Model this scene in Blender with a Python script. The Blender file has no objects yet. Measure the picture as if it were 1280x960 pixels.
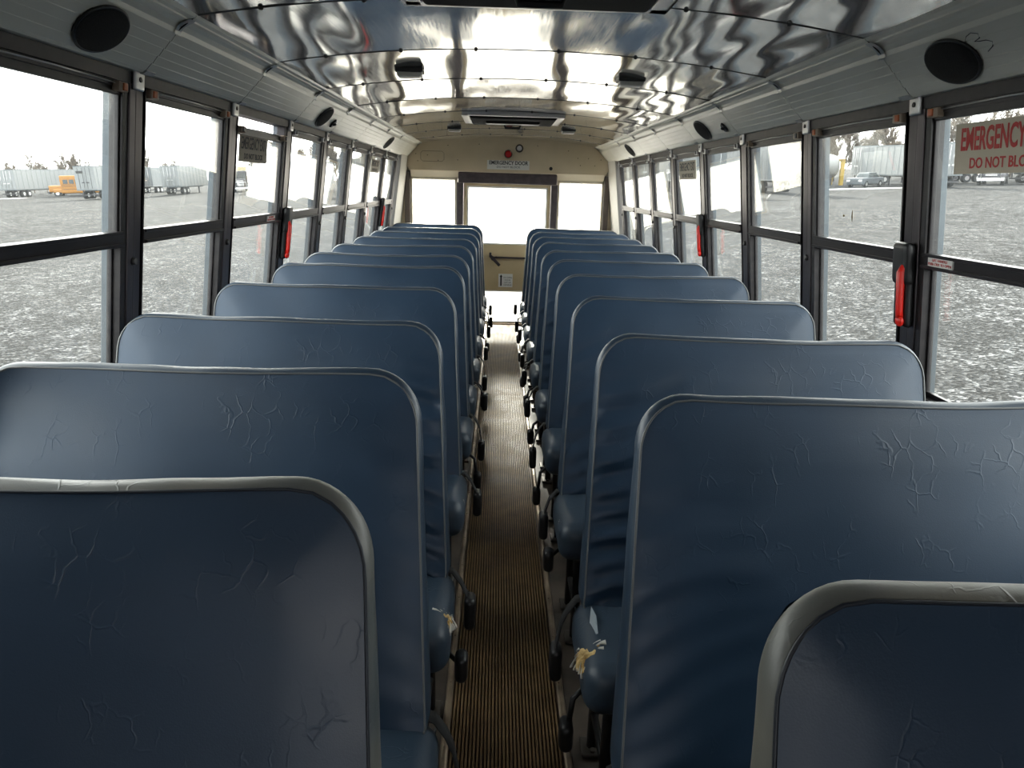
import bpy, bmesh, math, random
from mathutils import Vector, Matrix, noise
PI = math.pi
sc = bpy.context.scene
COL = sc.collection

# ------------------------------------------------------------------ helpers
class MB:
    """collects shapes, builds ONE mesh object"""
    def __init__(s): s.v = []; s.f = []; s.sm = []; s.mi = []
    def add(s, vs, fs, smooth=False, mi=0):
        o = len(s.v); s.v += [Vector(p) for p in vs]
        for f in fs: s.f.append([i + o for i in f]); s.sm.append(smooth); s.mi.append(mi)
        return s
    def box(s, x0, x1, y0, y1, z0, z1, T=None, mi=0):
        vs = [Vector((x, y, z)) for z in (z0, z1) for y in (y0, y1) for x in (x0, x1)]
        if T: vs = [T(p) for p in vs]
        return s.add(vs, [(0,2,3,1),(4,5,7,6),(0,1,5,4),(2,6,7,3),(0,4,6,2),(1,3,7,5)], False, mi)
    def cyl(s, a, b, r0, r1=None, n=12, caps=True, smooth=True, mi=0):
        a = Vector(a); b = Vector(b); r1 = r0 if r1 is None else r1
        d = (b - a).normalized(); u = d.orthogonal().normalized(); w = d.cross(u)
        vs = []
        for p, r in ((a, r0), (b, r1)):
            for i in range(n):
                t = 2*PI*i/n; vs.append(p + u*(math.cos(t)*r) + w*(math.sin(t)*r))
        s.add(vs, [(i, (i+1) % n, n+(i+1) % n, n+i) for i in range(n)], smooth, mi)
        if caps: s.add(vs, [tuple(range(n))[::-1], tuple(range(n, 2*n))], False, mi)
        return s
    def tube(s, pts, r, n=8, closed=False, flat=1.0, mi=0):
        pts = [Vector(p) for p in pts]; m = len(pts); vs = []
        u = None
        for i, p in enumerate(pts):
            a = pts[i-1] if (i > 0 or closed) else p; b = pts[(i+1) % m] if (i < m-1 or closed) else p
            d = (b - a).normalized()
            if u is None: u = d.orthogonal().normalized()
            u = (u - d*u.dot(d)).normalized(); w = d.cross(u)
            rr = r[i] if isinstance(r, (list, tuple)) else r
            for k in range(n):
                t = 2*PI*k/n; vs.append(p + u*(math.cos(t)*rr) + w*(math.sin(t)*rr*flat))
        fs = []
        for i in range(m if closed else m-1):
            j = (i+1) % m
            for k in range(n): fs.append((i*n+k, i*n+(k+1) % n, j*n+(k+1) % n, j*n+k))
        if not closed: fs += [tuple(range(n))[::-1], tuple((m-1)*n+k for k in range(n))]
        return s.add(vs, fs, True, mi)
    def rbox(s, c, h, r, n=4, T=None, mi=0, fn=None):
        """box with rounded edges: centre c, half sizes h, radius r"""
        vs = []; fs = []
        for ax in range(3):
            for sg in (-1, 1):
                o = len(vs); a, b = (ax+1) % 3, (ax+2) % 3
                def cut(hh):
                    L = [-hh + r*(1-math.cos(k*PI/2/n)) for k in range(n)]
                    M = [(-hh+r) + (2*hh-2*r)*k/8 for k in range(9)]
                    return L + M + [-q for q in L[::-1]]
                ca, cb = cut(h[a]), cut(h[b])
                for p in ca:
                    for q in cb:
                        v = [0, 0, 0]; v[ax] = sg*h[ax]; v[a] = p; v[b] = q
                        inn = [max(-(h[i]-r), min(h[i]-r, v[i])) for i in range(3)]
                        d = Vector([v[i]-inn[i] for i in range(3)])
                        d = d.normalized()*r if d.length > 1e-9 else d
                        w = Vector(inn)+d+Vector(c)
                        if fn: w = fn(w)
                        vs.append(T(w) if T else w)
                nb = len(cb)
                for i in range(len(ca)-1):
                    for j in range(nb-1):
                        q = [o+i*nb+j, o+(i+1)*nb+j, o+(i+1)*nb+j+1, o+i*nb+j+1]
                        fs.append(q if sg > 0 else q[::-1])
        return s.add(vs, fs, True, mi)
    def ell(s, c, h, n=12, m=8, T=None, mi=0, lump=0, seed=0):
        vs = []; c = Vector(c)
        for j in range(m+1):
            ph = PI*j/m
            for i in range(n):
                t = 2*PI*i/n; d = Vector((math.sin(ph)*math.cos(t), math.sin(ph)*math.sin(t), math.cos(ph)))
                k = 1 + (lump*noise.noise(d*2.3+Vector((seed, seed, 0))) if lump else 0)
                p = Vector((d.x*h[0]*k, d.y*h[1]*k, d.z*h[2]*k)) + c
                vs.append(T(p) if T else p)
        fs = [(j*n+i, j*n+(i+1) % n, (j+1)*n+(i+1) % n, (j+1)*n+i) for j in range(m) for i in range(n)]
        return s.add(vs, [f[::-1] for f in fs], True, mi)
    def prism(s, prof, y0, y1, smooth=False, closed=True, mi=0, T=None):
        """profile of (x,z) points run along y"""
        n = len(prof)
        vs = [Vector((x, y, z)) for y in (y0, y1) for x, z in prof]
        if T: vs = [T(p) for p in vs]
        m = n if closed else n-1
        s.add(vs, [(i, (i+1) % n, n+(i+1) % n, n+i) for i in range(m)], smooth, mi)
        if closed: s.add(vs, [tuple(range(n))[::-1], tuple(range(n, 2*n))], False, mi)
        return s
    def build(s, name, mats, parent=None, org=None, bevel=0, fixn=True, auto=True):
        me = bpy.data.meshes.new(name)
        o = Vector(org) if org is not None else Vector()
        me.from_pydata([tuple(p-o) for p in s.v], [], s.f)
        if not isinstance(mats, (list, tuple)): mats = [mats]
        for m in mats: me.materials.append(m)
        for p, sm, mi in zip(me.polygons, s.sm, s.mi): p.use_smooth = sm; p.material_index = mi
        if fixn:
            bm = bmesh.new(); bm.from_mesh(me)
            bmesh.ops.remove_doubles(bm, verts=bm.verts, dist=1e-6)
            bmesh.ops.recalc_face_normals(bm, faces=bm.faces); bm.to_mesh(me); bm.free()
        me.update()
        ob = bpy.data.objects.new(name, me); COL.objects.link(ob)
        if parent: ob.parent = parent
        elif org is not None: ob.location = o
        if bevel:
            b = ob.modifiers.new('bevel', 'BEVEL'); b.width = bevel; b.segments = 2; b.limit_method = 'ANGLE'
        return ob

def tag(o, label=None, cat=None, group=None, kind=None):
    if label: o['label'] = label
    if cat: o['category'] = cat
    if group: o['group'] = group
    if kind: o['kind'] = kind
    return o
def empty(name, loc=(0, 0, 0), M=None):
    o = bpy.data.objects.new(name, None); COL.objects.link(o); o.empty_display_size = .05
    if M is not None: o.matrix_world = M
    else: o.location = loc
    return o
def copy_tree(o, parent=None):
    c = o.copy(); COL.objects.link(c)
    if parent: c.parent = parent; c.matrix_parent_inverse = o.matrix_parent_inverse
    for ch in list(o.children):
        copy_tree(ch, c)
    return c
def text_obj(txt, size, M, mat, parent, name='lettering', sx=1.0, bold=.0, ext=.0004):
    cu = bpy.data.curves.new(name, 'FONT'); cu.body = txt; cu.size = size; cu.extrude = ext; cu.offset = bold
    cu.align_x = 'CENTER'; cu.align_y = 'CENTER'; cu.resolution_u = 3
    tmp = bpy.data.objects.new('tmp', cu); COL.objects.link(tmp)
    dg = bpy.context.evaluated_depsgraph_get(); dg.update()
    me = bpy.data.meshes.new_from_object(tmp.evaluated_get(dg))
    bpy.data.objects.remove(tmp); bpy.data.curves.remove(cu)
    me.transform(M @ Matrix.Diagonal((sx, 1, 1, 1)))
    me.materials.clear(); me.materials.append(mat)
    ob = bpy.data.objects.new(name, me); COL.objects.link(ob); ob.parent = parent
    return ob

# ------------------------------------------------------------------ materials
def mat(name, col, rough=.5, metal=0., spec=.5, build=None, **kw):
    m = bpy.data.materials.new(name); m.use_nodes = True
    nt = m.node_tree; b = nt.nodes['Principled BSDF']
    b.inputs['Base Color'].default_value = (*col, 1); b.inputs['Roughness'].default_value = rough
    b.inputs['Metallic'].default_value = metal; b.inputs['Specular IOR Level'].default_value = spec
    for k, v in kw.items(): b.inputs[k.replace('_', ' ')].default_value = v
    if build: build(nt, b)
    return m
def N(nt, t, **kw):
    n = nt.nodes.new(t)
    for k, v in kw.items():
        if k.startswith('i_'): n.inputs[k[2:].replace('_', ' ')].default_value = v
        else: setattr(n, k, v)
    return n
def coords(nt, scale=(1, 1, 1), kind='Object', rot=(0, 0, 0)):
    tc = N(nt, 'ShaderNodeTexCoord'); mp = N(nt, 'ShaderNodeMapping')
    mp.inputs['Scale'].default_value = scale; mp.inputs['Rotation'].default_value = rot
    nt.links.new(tc.outputs[kind], mp.inputs['Vector']); return mp.outputs['Vector']
def ramp(nt, src, stops, interp='LINEAR'):
    r = N(nt, 'ShaderNodeValToRGB'); e = r.color_ramp.elements; r.color_ramp.interpolation = interp
    while len(e) < len(stops): e.new(.5)
    for k, (p, c) in enumerate(stops):
        e[k].position = p; e[k].color = (*c, 1) if len(c) == 3 else c
    nt.links.new(src, r.inputs['Fac']); return r.outputs['Color']
def bump(nt, b, src, strength=.3, dist=.01, prev=None):
    n = N(nt, 'ShaderNodeBump'); n.inputs['Strength'].default_value = strength; n.inputs['Distance'].default_value = dist
    nt.links.new(src, n.inputs['Height'])
    if prev: nt.links.new(prev, n.inputs['Normal'])
    nt.links.new(n.outputs['Normal'], b.inputs['Normal']); return n.outputs['Normal']
def noisy(c0, c1, scale=8, det=4, bmp=.1, dist=.003, p0=.35, p1=.65, sc3=(1, 1, 1), kind='Object'):
    def f(nt, b):
        v = coords(nt, sc3, kind); n = N(nt, 'ShaderNodeTexNoise', i_Scale=scale, i_Detail=det)
        nt.links.new(v, n.inputs['Vector'])
        nt.links.new(ramp(nt, n.outputs['Fac'], [(p0, c0), (p1, c1)]), b.inputs['Base Color'])
        if bmp: bump(nt, b, n.outputs['Fac'], bmp, dist)
    return f

def vinyl(c0, c1, crease=1.0):
    def f(nt, b):
        v = coords(nt, (1, 1, 1))
        n = N(nt, 'ShaderNodeTexNoise', i_Scale=3.5, i_Detail=5.); nt.links.new(v, n.inputs['Vector'])
        base = ramp(nt, n.outputs['Fac'], [(.3, c0), (.7, c1)])
        # fine grain
        g = N(nt, 'ShaderNodeTexVoronoi', i_Scale=420.); nt.links.new(v, g.inputs['Vector'])
        # crackled creases: warped noise ridges
        w = N(nt, 'ShaderNodeTexNoise', i_Scale=14., i_Detail=3.); nt.links.new(v, w.inputs['Vector'])
        mx = N(nt, 'ShaderNodeMixRGB', blend_type='ADD'); mx.inputs['Fac'].default_value = .07
        nt.links.new(v, mx.inputs[1]); nt.links.new(w.outputs['Color'], mx.inputs[2])
        sm = N(nt, 'ShaderNodeMapping'); sm.inputs['Scale'].default_value = (1, 1, .55); sm.inputs['Rotation'].default_value = (0, .6, 0)
        nt.links.new(mx.outputs[0], sm.inputs['Vector'])
        c = N(nt, 'ShaderNodeTexVoronoi', i_Scale=26., feature='DISTANCE_TO_EDGE'); nt.links.new(sm.outputs[0], c.inputs['Vector'])
        rid = ramp(nt, c.outputs['Distance'], [(.0, (1, 1, 1)), (.045, (0, 0, 0))])
        k = N(nt, 'ShaderNodeTexNoise', i_Scale=13., i_Detail=3.); nt.links.new(v, k.inputs['Vector'])
        km = ramp(nt, k.outputs['Fac'], [(.52, (0, 0, 0)), (.66, (1, 1, 1))])
        mu = N(nt, 'ShaderNodeMixRGB', blend_type='MULTIPLY'); mu.inputs['Fac'].default_value = 1
        nt.links.new(rid, mu.inputs[1]); nt.links.new(km, mu.inputs[2])
        nt.links.new(base, b.inputs['Base Color'])
        nrm = bump(nt, b, g.outputs['Distance'], .12, .0006)
        nrm = bump(nt, b, mu.outputs[0], .3*crease, .0016, nrm)
        rr = ramp(nt, n.outputs['Fac'], [(.3, (.38,)*3), (.7, (.52,)*3)])
        nt.links.new(rr, b.inputs['Roughness'])
    return f
M_vinyl = mat('navy vinyl', (.03, .06, .12), .42, spec=.45, build=vinyl((.016, .036, .068), (.023, .050, .092)))
M_band = mat('navy vinyl edge', (.05, .08, .13), .4, spec=.6, build=vinyl((.016, .032, .056), (.026, .046, .074), .7))
M_wornsheenband = mat('worn vinyl edge with painted sheen', (.15, .15, .13), .5, spec=.5, build=vinyl((.06, .072, .08), (.19, .175, .14), 1.3))  # worn, dusty edge; its pale tan also has reflected light painted in
M_cush = mat('cushion vinyl', (.04, .07, .11), .38, spec=.6, build=vinyl((.025, .042, .065), (.04, .06, .085), 1.2))
M_piping = mat('piping', (.012, .016, .025), .5)
M_piping2 = mat('piping with painted highlight', (.11, .115, .115), .35)  # pale tone paints the thin highlight along the seat edges
M_foam = mat('foam', (.5, .33, .1), .95, build=noisy((.30, .16, .04), (.75, .55, .25), 60, 4, .8, .004))
M_rag = mat('torn cloth backing', (.6, .58, .52), .9)
M_patch = mat('grey repair patch', (.33, .38, .42), .5)
M_black = mat('black plastic', (.008, .008, .009), .42)
M_strap = mat('black webbing', (.01, .01, .011), .8)
M_leg = mat('black steel', (.012, .012, .013), .45, metal=.3)
M_foot = mat('scuffed steel', (.08, .07, .06), .5, metal=.6)
M_frame = mat('bronze window frame', (.02, .017, .018), .42, metal=.2, build=noisy((.012, .010, .012), (.024, .020, .021), 30, 3, .05, .001))
M_frame2 = mat('post cover strip', (.11, .095, .1), .33, metal=.7, build=noisy((.06, .052, .056), (.10, .088, .092), 14, 4, .05, .001, sc3=(1, 1, .15)))
M_jamb = mat('grey outer jamb', (.12, .15, .18), .4, metal=.3, build=noisy((.05, .065, .08), (.10, .12, .135), 12, 4, .05, .001, sc3=(1, 1, .2)))
M_rail = mat('sash rail', (.028, .024, .026), .35, metal=.5)
M_alu = mat('bright aluminium', (.55, .55, .55), .3, metal=.9)
M_tan = mat('tan latch', (.35, .27, .2), .5)
M_orange = mat('orange latch tab', (.55, .13, .03), .45)
M_white = mat('white tab', (.7, .7, .68), .5)
M_red = mat('red handle', (.62, .015, .008), .35)
M_beige = mat('beige paint', (.55, .46, .3), .5, build=noisy((.58, .48, .32), (.68, .57, .40), 3, 5, .05, .002))
M_beige2 = mat('rear soffit paint', (.62, .55, .42), .5)
M_doorp = mat('door paint', (.45, .35, .19), .48, build=noisy((.52, .40, .22), (.62, .48, .28), 3, 5, .05, .002))
M_brown = mat('brown pad vinyl', (.045, .03, .032), .55, build=noisy((.035, .024, .026), (.06, .042, .044), 20, 3, .1, .001))
M_brownpost = mat('brown post paint', (.10, .075, .06), .5)
M_white_pillar = mat('off-white pillar paint', (.62, .6, .55), .5)
M_gap = mat('dark joint', (.01, .01, .01), .8)
M_rub = mat('under-seat rubber floor', (.06, .045, .035), .6, build=noisy((.03, .023, .018), (.10, .075, .055), 5, 6, .2, .003))
M_speaker = mat('speaker cloth', (.006, .006, .006), .95, build=noisy((.003, .003, .003), (.02, .02, .02), 400, 2, .6, .002))
M_lens = mat('dome lens', (.75, .72, .65), .3)
M_dark = mat('dark plastic', (.03, .03, .03), .4)
M_signbeige = mat('sign cream', (.62, .53, .40), .5)
M_signdim = mat('sign tan', (.42, .36, .27), .6)
M_signred = mat('sign red', (.55, .02, .015), .5)
M_signblack = mat('sign black', (.012, .012, .012), .6)
M_signwhite = mat('sign white', (.75, .74, .7), .5)
M_redlens = mat('red lamp lens', (.45, .01, .01), .2)
M_pen = mat('pen ink', (.02, .02, .02), .6)

def f_panel(nt, b):
    v = coords(nt); n = N(nt, 'ShaderNodeTexNoise', i_Scale=4., i_Detail=5.); nt.links.new(v, n.inputs['Vector'])
    nt.links.new(ramp(nt, n.outputs['Fac'], [(.3, (.74, .73, .62)), (.7, (.82, .81, .72))]), b.inputs['Base Color'])
M_panel = mat('grey-green enamelled panel', (.3, .31, .28), .33, spec=.6, build=f_panel)
M_clip = mat('joint clip', (.5, .52, .5), .3, metal=.4)

def f_floor(nt, b):
    v = coords(nt, (1, .12, 1)); n = N(nt, 'ShaderNodeTexNoise', i_Scale=16., i_Detail=6.); nt.links.new(v, n.inputs['Vector'])
    v2 = coords(nt, (1, 1, 1)); n2 = N(nt, 'ShaderNodeTexNoise', i_Scale=7., i_Detail=6., i_Roughness=.7); nt.links.new(v2, n2.inputs['Vector'])
    c1 = ramp(nt, n2.outputs['Fac'], [(.3, (.11, .066, .034)), (.55, (.21, .135, .07)), (.75, (.30, .20, .11))])
    nt.links.new(c1, b.inputs['Base Color'])
    nt.links.new(ramp(nt, n2.outputs['Fac'], [(.3, (.5,)*3), (.7, (.7,)*3)]), b.inputs['Roughness'])
    bump(nt, b, n.outputs['Fac'], .2, .002)
M_ribs = mat('ribbed aisle rubber', (.1, .08, .06), .65, spec=.12, build=f_floor)
M_groove = mat('dark groove faces', (.012, .009, .007), .95)  # darker colour for the valley faces between the ribs
M_trim = mat('aisle edge moulding', (.32, .24, .17), .4, metal=.5, build=noisy((.16, .12, .085), (.4, .31, .22), 9, 5, .1, .001))

def f_ceil(nt, b):
    v = coords(nt, (1, 1, 1)); n = N(nt, 'ShaderNodeTexNoise', i_Scale=3., i_Detail=6., i_Roughness=.65); nt.links.new(v, n.inputs['Vector'])
    nt.links.new(ramp(nt, n.outputs['Fac'], [(.3, (.72, .71, .68)), (.7, (.84, .83, .80))]), b.inputs['Base Color'])
    v2 = coords(nt, (60, 2, 1)); n2 = N(nt, 'ShaderNodeTexNoise', i_Scale=3., i_Detail=3.); nt.links.new(v2, n2.inputs['Vector'])
    nt.links.new(ramp(nt, n2.outputs['Fac'], [(.3, (.05,)*3), (.7, (.11,)*3)]), b.inputs['Roughness'])
    v3 = coords(nt, (9, 1.6, 1)); n3 = N(nt, 'ShaderNodeTexNoise', i_Scale=1., i_Detail=1.5); nt.links.new(v3, n3.inputs['Vector'])
    bump(nt, b, n3.outputs['Fac'], .12, .010)
M_ceil = mat('polished aluminium ceiling', (.6, .6, .58), .15, metal=.78, build=f_ceil)

def glass(name, dust, tint=(.93, .96, .95), dcol=(.8, .82, .78), ior=1.5, streak=True):
    m = bpy.data.materials.new(name); m.use_nodes = True; nt = m.node_tree; nt.nodes.clear()
    o = N(nt, 'ShaderNodeOutputMaterial'); tr = N(nt, 'ShaderNodeBsdfTransparent'); tr.inputs[0].default_value = (*tint, 1)
    gl = N(nt, 'ShaderNodeBsdfGlossy'); gl.inputs['Roughness'].default_value = 0.0; gl.inputs['Color'].default_value = (1, 1, 1, 1)
    lw = N(nt, 'ShaderNodeLayerWeight'); lw.inputs['Blend'].default_value = .5      # Schlick reflectance of one face of the pane
    pw = N(nt, 'ShaderNodeMath', operation='POWER'); pw.inputs[1].default_value = 4.6; nt.links.new(lw.outputs['Facing'], pw.inputs[0])
    fr = N(nt, 'ShaderNodeMath', operation='MULTIPLY_ADD'); fr.inputs[1].default_value = .93; fr.inputs[2].default_value = .035; nt.links.new(pw.outputs[0], fr.inputs[0])
    mx = N(nt, 'ShaderNodeMixShader'); nt.links.new(fr.outputs[0], mx.inputs[0]); nt.links.new(tr.outputs[0], mx.inputs[1]); nt.links.new(gl.outputs[0], mx.inputs[2])
    tl = N(nt, 'ShaderNodeBsdfTranslucent'); tl.inputs[0].default_value = (*dcol, 1)
    df = N(nt, 'ShaderNodeBsdfDiffuse'); df.inputs[0].default_value = (*dcol, 1)
    ad = N(nt, 'ShaderNodeMixShader'); ad.inputs[0].default_value = .35; nt.links.new(tl.outputs[0], ad.inputs[1]); nt.links.new(df.outputs[0], ad.inputs[2])
    v = coords(nt, (1, 1, 1)); n = N(nt, 'ShaderNodeTexNoise', i_Scale=3., i_Detail=8., i_Roughness=.7); nt.links.new(v, n.inputs['Vector'])
    f = ramp(nt, n.outputs['Fac'], [(.3, (dust*.6,)*3), (.75, (dust*1.6,)*3)])
    m2 = N(nt, 'ShaderNodeMixShader'); nt.links.new(f, m2.inputs[0]); nt.links.new(mx.outputs[0], m2.inputs[1]); nt.links.new(ad.outputs[0], m2.inputs[2])
    nt.links.new(m2.outputs[0], o.inputs[0]); return m
M_glass = glass('side window glass', .02)
M_glassr = glass('rear window glass', .3, dcol=(.95, .93, .88))

# ------------------------------------------------------------------ bus geometry constants (metres, z=0 bus floor, +y towards the rear door)
TT = math.tan(.1321); WR = 1.122; ZR = 1.30
Y0, YR = -3.1, 7.72
def W(s):
    """(depth outward, y, z) -> world on the leaning side wall, s=-1 left, +1 right"""
    return lambda p: Vector((s*(WR - (p.z-ZR)*TT + p.x), p.y, p.z))
def postY(k): return 2.056 + .72*k
HP = .058
# floor
b = MB(); b.box(-1.25, 1.25, Y0, YR+.1, -.06, -.004)
tag(b.build('floor', M_rub), 'dark rubber bus floor under the seats', 'floor', kind='structure')
# ribbed aisle strip
b = MB(); x0, x1 = -.185, .118; nr = 30; pr = [(x0, -.004)]
wv = (x1-x0)/nr
for i in range(nr):
    a = x0 + i*wv
    pr += [(a+wv*.10, -.001), (a+wv*.26, .0075), (a+wv*.66, .0075), (a+wv*.82, -.001)]
pr += [(x1, -.004)]
b.prism(pr, Y0, YR-.04)
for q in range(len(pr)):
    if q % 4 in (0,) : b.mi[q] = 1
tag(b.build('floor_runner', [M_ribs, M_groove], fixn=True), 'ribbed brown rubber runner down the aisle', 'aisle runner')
for nm, xa, xb, lab in (('left', -.212, -.186, 'left'), ('right', .119, .145, 'right')):
    b = MB(); b.prism([(xa, -.004), (xa+.004, .006), (xa+.009, .009), (xb-.009, .009), (xb-.004, .006), (xb, -.004)], Y0, YR-.04)
    for k in range(46):
        y = Y0+.1+k*.23; b.cyl(((xa+xb)/2, y, .008), ((xa+xb)/2, y, .0115), .004, n=8)
    tag(b.build('trim_%s_aisle' % nm, M_trim), 'tan screwed moulding along the %s edge of the aisle runner' % lab, 'trim', kind='structure')

# side walls
for s, nm in ((-1, 'left'), (1, 'right')):
    b = MB(); T = W(s)
    b.box(0, .09, Y0, postY(-2)+.06, .80, 1.72, T)     # unseen solid wall, windows left out to darken the near seats
    b.box(0, .07, Y0, YR, .0, .86, T)                 # below the sills
    b.box(-.012, .09, Y0, YR, .86, .885, T)            # sill ledge
    b.box(-.004, .05, Y0, YR, 1.705, 1.735, T)          # header
    b.box(.02, .09, Y0, YR, 1.735, 1.83, T)
    tag(b.build('wall_'+nm, M_frame), 'dark %s side wall of the bus below and above the windows' % nm, 'wall', kind='structure')
# rear corner pillars (off-white)
    b = MB(); b.box(-.03, .10, 7.162, YR, .0, 1.745, T)
    tag(b.build('trim_%s_rear_pillar' % nm, M_white_pillar, bevel=.004), 'off-white pillar in the rear %s corner' % nm, 'pillar', kind='structure')

# posts between the windows
np_ = 0
for s in (-1, 1):
    T = W(s); sn = 'left' if s < 0 else 'right'
    for k in range(-2, 8):
        y = postY(k); np_ += 1
        if k == 7: y -= .02
        r = empty('trim_%d' % np_, (s*WR, y, ZR)); org = r.location
        lab = 'dark window post on the %s wall, ' % sn + ('front end, beside the camera' if k < 0 else ['first', 'second', 'third', 'fourth', 'fifth', 'sixth', 'seventh', 'eighth'][k] + ' one counted from the camera')
        tag(r, lab, 'post', kind='structure')
        b = MB(); b.box(.012, .032, y-HP, y+HP, .885, 1.705, T)
        b.box(.0, .02, y-HP, y-HP+.02, .885, 1.705, T)
        b.build('post_body', M_frame, r, org, bevel=.002)
        b = MB(); b.box(-.004, .013, y-.036, y-.003, .885, 1.735, T); b.box(-.001, .013, y+.001, y+.043, .885, 1.735, T)
        b.build('cover_strip', M_frame2, r, org, bevel=.003)
        # grey outer jambs either side, seen through the glass
        b = MB(); b.box(.033, .056, y-HP-.002, y+HP+.002, .80, 1.74, T)
        b.build('outer_jamb', M_jamb, r, org, bevel=.002)
        b = MB(); b.cyl(T(Vector((-.003, y-.005, 1.235))), T(Vector((-.013, y-.005, 1.235))), .013, .009, 14)
        b.build('button', M_dark, r, org)
        b = MB(); b.rbox((-.008, y, 1.716), (.006, .026, .026), .005, 2, T)
        br = b.build('bracket', M_alu, r, org)
        b = MB(); b.cyl(T(Vector((-.013, y, 1.718))), T(Vector((-.016, y, 1.718))), .007, n=10)
        b.build('screw', M_black, br, org)

# windows
EXITS = {(-1, 1), (1, -1), (1, 3), (-1, 5)}
ordn = {-1: 'nearest the camera', 0: 'second from the camera', 1: 'third from the camera', 2: 'fourth from the camera', 3: 'fifth from the camera', 4: 'sixth from the camera', 5: 'seventh from the camera', 6: 'rearmost, by the white pillar'}
wn = 0
for s in (-1, 1):
    T = W(s); sn = 'left' if s < 0 else 'right'
    for k in range(-2, 7):
        wn += 1; a = postY(k)+HP; c = postY(k+1)-HP
        if k == 6: c -= .02
        r = empty('window_%d' % wn, (s*WR, (a+c)/2, .885)); org = r.location
        lab = 'split-sash side window on the %s wall, %s' % (sn, ordn.get(k, 'in front of the camera position'))
        if k < -1: lab = 'split-sash side window on the %s wall, beside the driver end' % sn
        tag(r, lab, 'window', kind='structure')
        drop = .038 if (s, k) == (-1, 1) else 0
        b = MB()
        b.box(.0, .036, a, a+.007, .885, 1.705, T); b.box(.0, .036, c-.007, c, .885, 1.705, T)
        b.box(.0, .036, a, c, .885, .905, T)
        if not drop: b.box(.002, .036, a, c, 1.690, 1.705, T)
        b.build('frame', M_frame, r, org, bevel=.0015)
        # upper sash (slides down)
        b = MB(); a2, c2 = a+.007, c-.007
        b.box(.005, .020, a2, c2, 1.672-drop, 1.70-drop, T)
        b.box(.007, .020, a2, a2+.007, 1.30, 1.69-drop, T); b.box(.007, .020, c2-.007, c2, 1.30, 1.69-drop, T)
        sash = b.build('upper_sash', M_frame, r, org, bevel=.0015)
        b = MB(); b.box(-.004, .026, a, c, 1.281, 1.322, T); b.box(-.012, .0, a+.005, c-.005, 1.281, 1.290, T); b.box(-.008, .0, a+.005, c-.005, 1.312, 1.322, T)
        b.build('middle_rail', M_rail, sash, org, bevel=.0015)
        b = MB(); b.box(.0125, .0155, a2+.005, c2-.005, 1.318, 1.674-drop, T)
        b.build('upper_pane', M_glass, sash, org)
        b = MB(); b.box(.021, .035, a2, a2+.007, .90, 1.30, T); b.box(.021, .035, c2-.007, c2, .90, 1.30, T); b.box(.021, .035, a2, c2, .90, .92, T); b.box(.021, .035, a2, c2, 1.275, 1.30, T)
        lo = b.build('lower_sash', M_frame, r, org, bevel=.0015)
        b = MB(); b.box(.027, .030, a2+.005, c2-.005, .915, 1.275, T)
        b.build('lower_pane', M_glass, lo, org)
        # latches at the top corners, wire between them
        for yy, sg in ((a+.028, 1), (c-.028, -1)):
            b = MB(); b.rbox((-.004, yy, 1.690-drop), (.010, .024, .012), .003, 2, T)
            l = b.build('latch', M_tan if k < 2 else M_alu, sash, org)
            b = MB(); b.rbox((-.014, yy-.004*sg, 1.690-drop), (.004, .010, .009), .002, 2, T)
            b.build('latch_tab', M_orange if k < 1 else M_dark, l, org)
        b = MB(); b.tube([T(Vector((-.002, a+.05, 1.697-drop))), T(Vector((-.003, (a+c)/2, 1.700-drop))), T(Vector((-.002, c-.05, 1.697-drop)))], .0022, 6)
        b.build('latch_wire', M_alu, sash, org)

# text transforms on the side walls
def wallM(s, y, z, dpt):
    """text plane on the inside of side wall s (readable from inside the bus)"""
    p = W(s)(Vector((dpt, y, z)))
    up = Vector((-s*TT, 0, 1)).normalized()
    right = Vector((0, 1, 0)) if s < 0 else Vector((0, -1, 0))
    n = right.cross(up)
    return Matrix((right, up, n)).transposed().to_4x4(), p
def wall_text(s, y, z, dpt, txt, size, m, parent, org, sx=1., bold=0.):
    R_, p = wallM(s, y, z, dpt)
    return text_obj(txt, size, Matrix.Translation(p-Vector(org)) @ R_, m, parent, sx=sx, bold=bold)
# EMERGENCY EXIT signs stuck on the upper panes
def exit_sign(s, yc, zc, w, h, mplate, mtext, label):
    T = W(s); r = empty('exit_sign', T(Vector((.013, yc, zc-h/2)))); org = r.location
    tag(r, label, 'sign', 'emergency exit signs on the side windows')
    b = MB(); b.box(.0105, .0122, yc-w/2, yc+w/2, zc-h/2, zc+h/2, T); b.build('sign_plate', mplate, r, org)
    wall_text(s, yc, zc+h*.16, .0100, 'EMERGENCY EXIT', h*.62, mtext, r, org, sx=w*.94/(h*.62*8.62), bold=h*(.014 if mtext is M_signred else .006))
    wall_text(s, yc, zc-h*.30, .0100, 'DO NOT BLOCK', h*.29, mtext, r, org, sx=w*.66/(h*.29*7.5), bold=h*.005)
exit_sign(1, 1.715, 1.594, .37, .122, M_signbeige, M_signred, 'cream exit sign with red letters on the nearest right window')
exit_sign(-1, 3.06, 1.588, .34, .105, M_signdim, M_signblack, 'tan exit sign with black letters on the third left window')
exit_sign(1, 4.60, 1.60, .40, .11, M_signdim, M_signblack, 'tan exit sign with black letters on the fifth right window')
exit_sign(-1, 5.98, 1.60, .36, .10, M_signdim, M_signblack, 'small exit sign high on the seventh left window')
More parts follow.
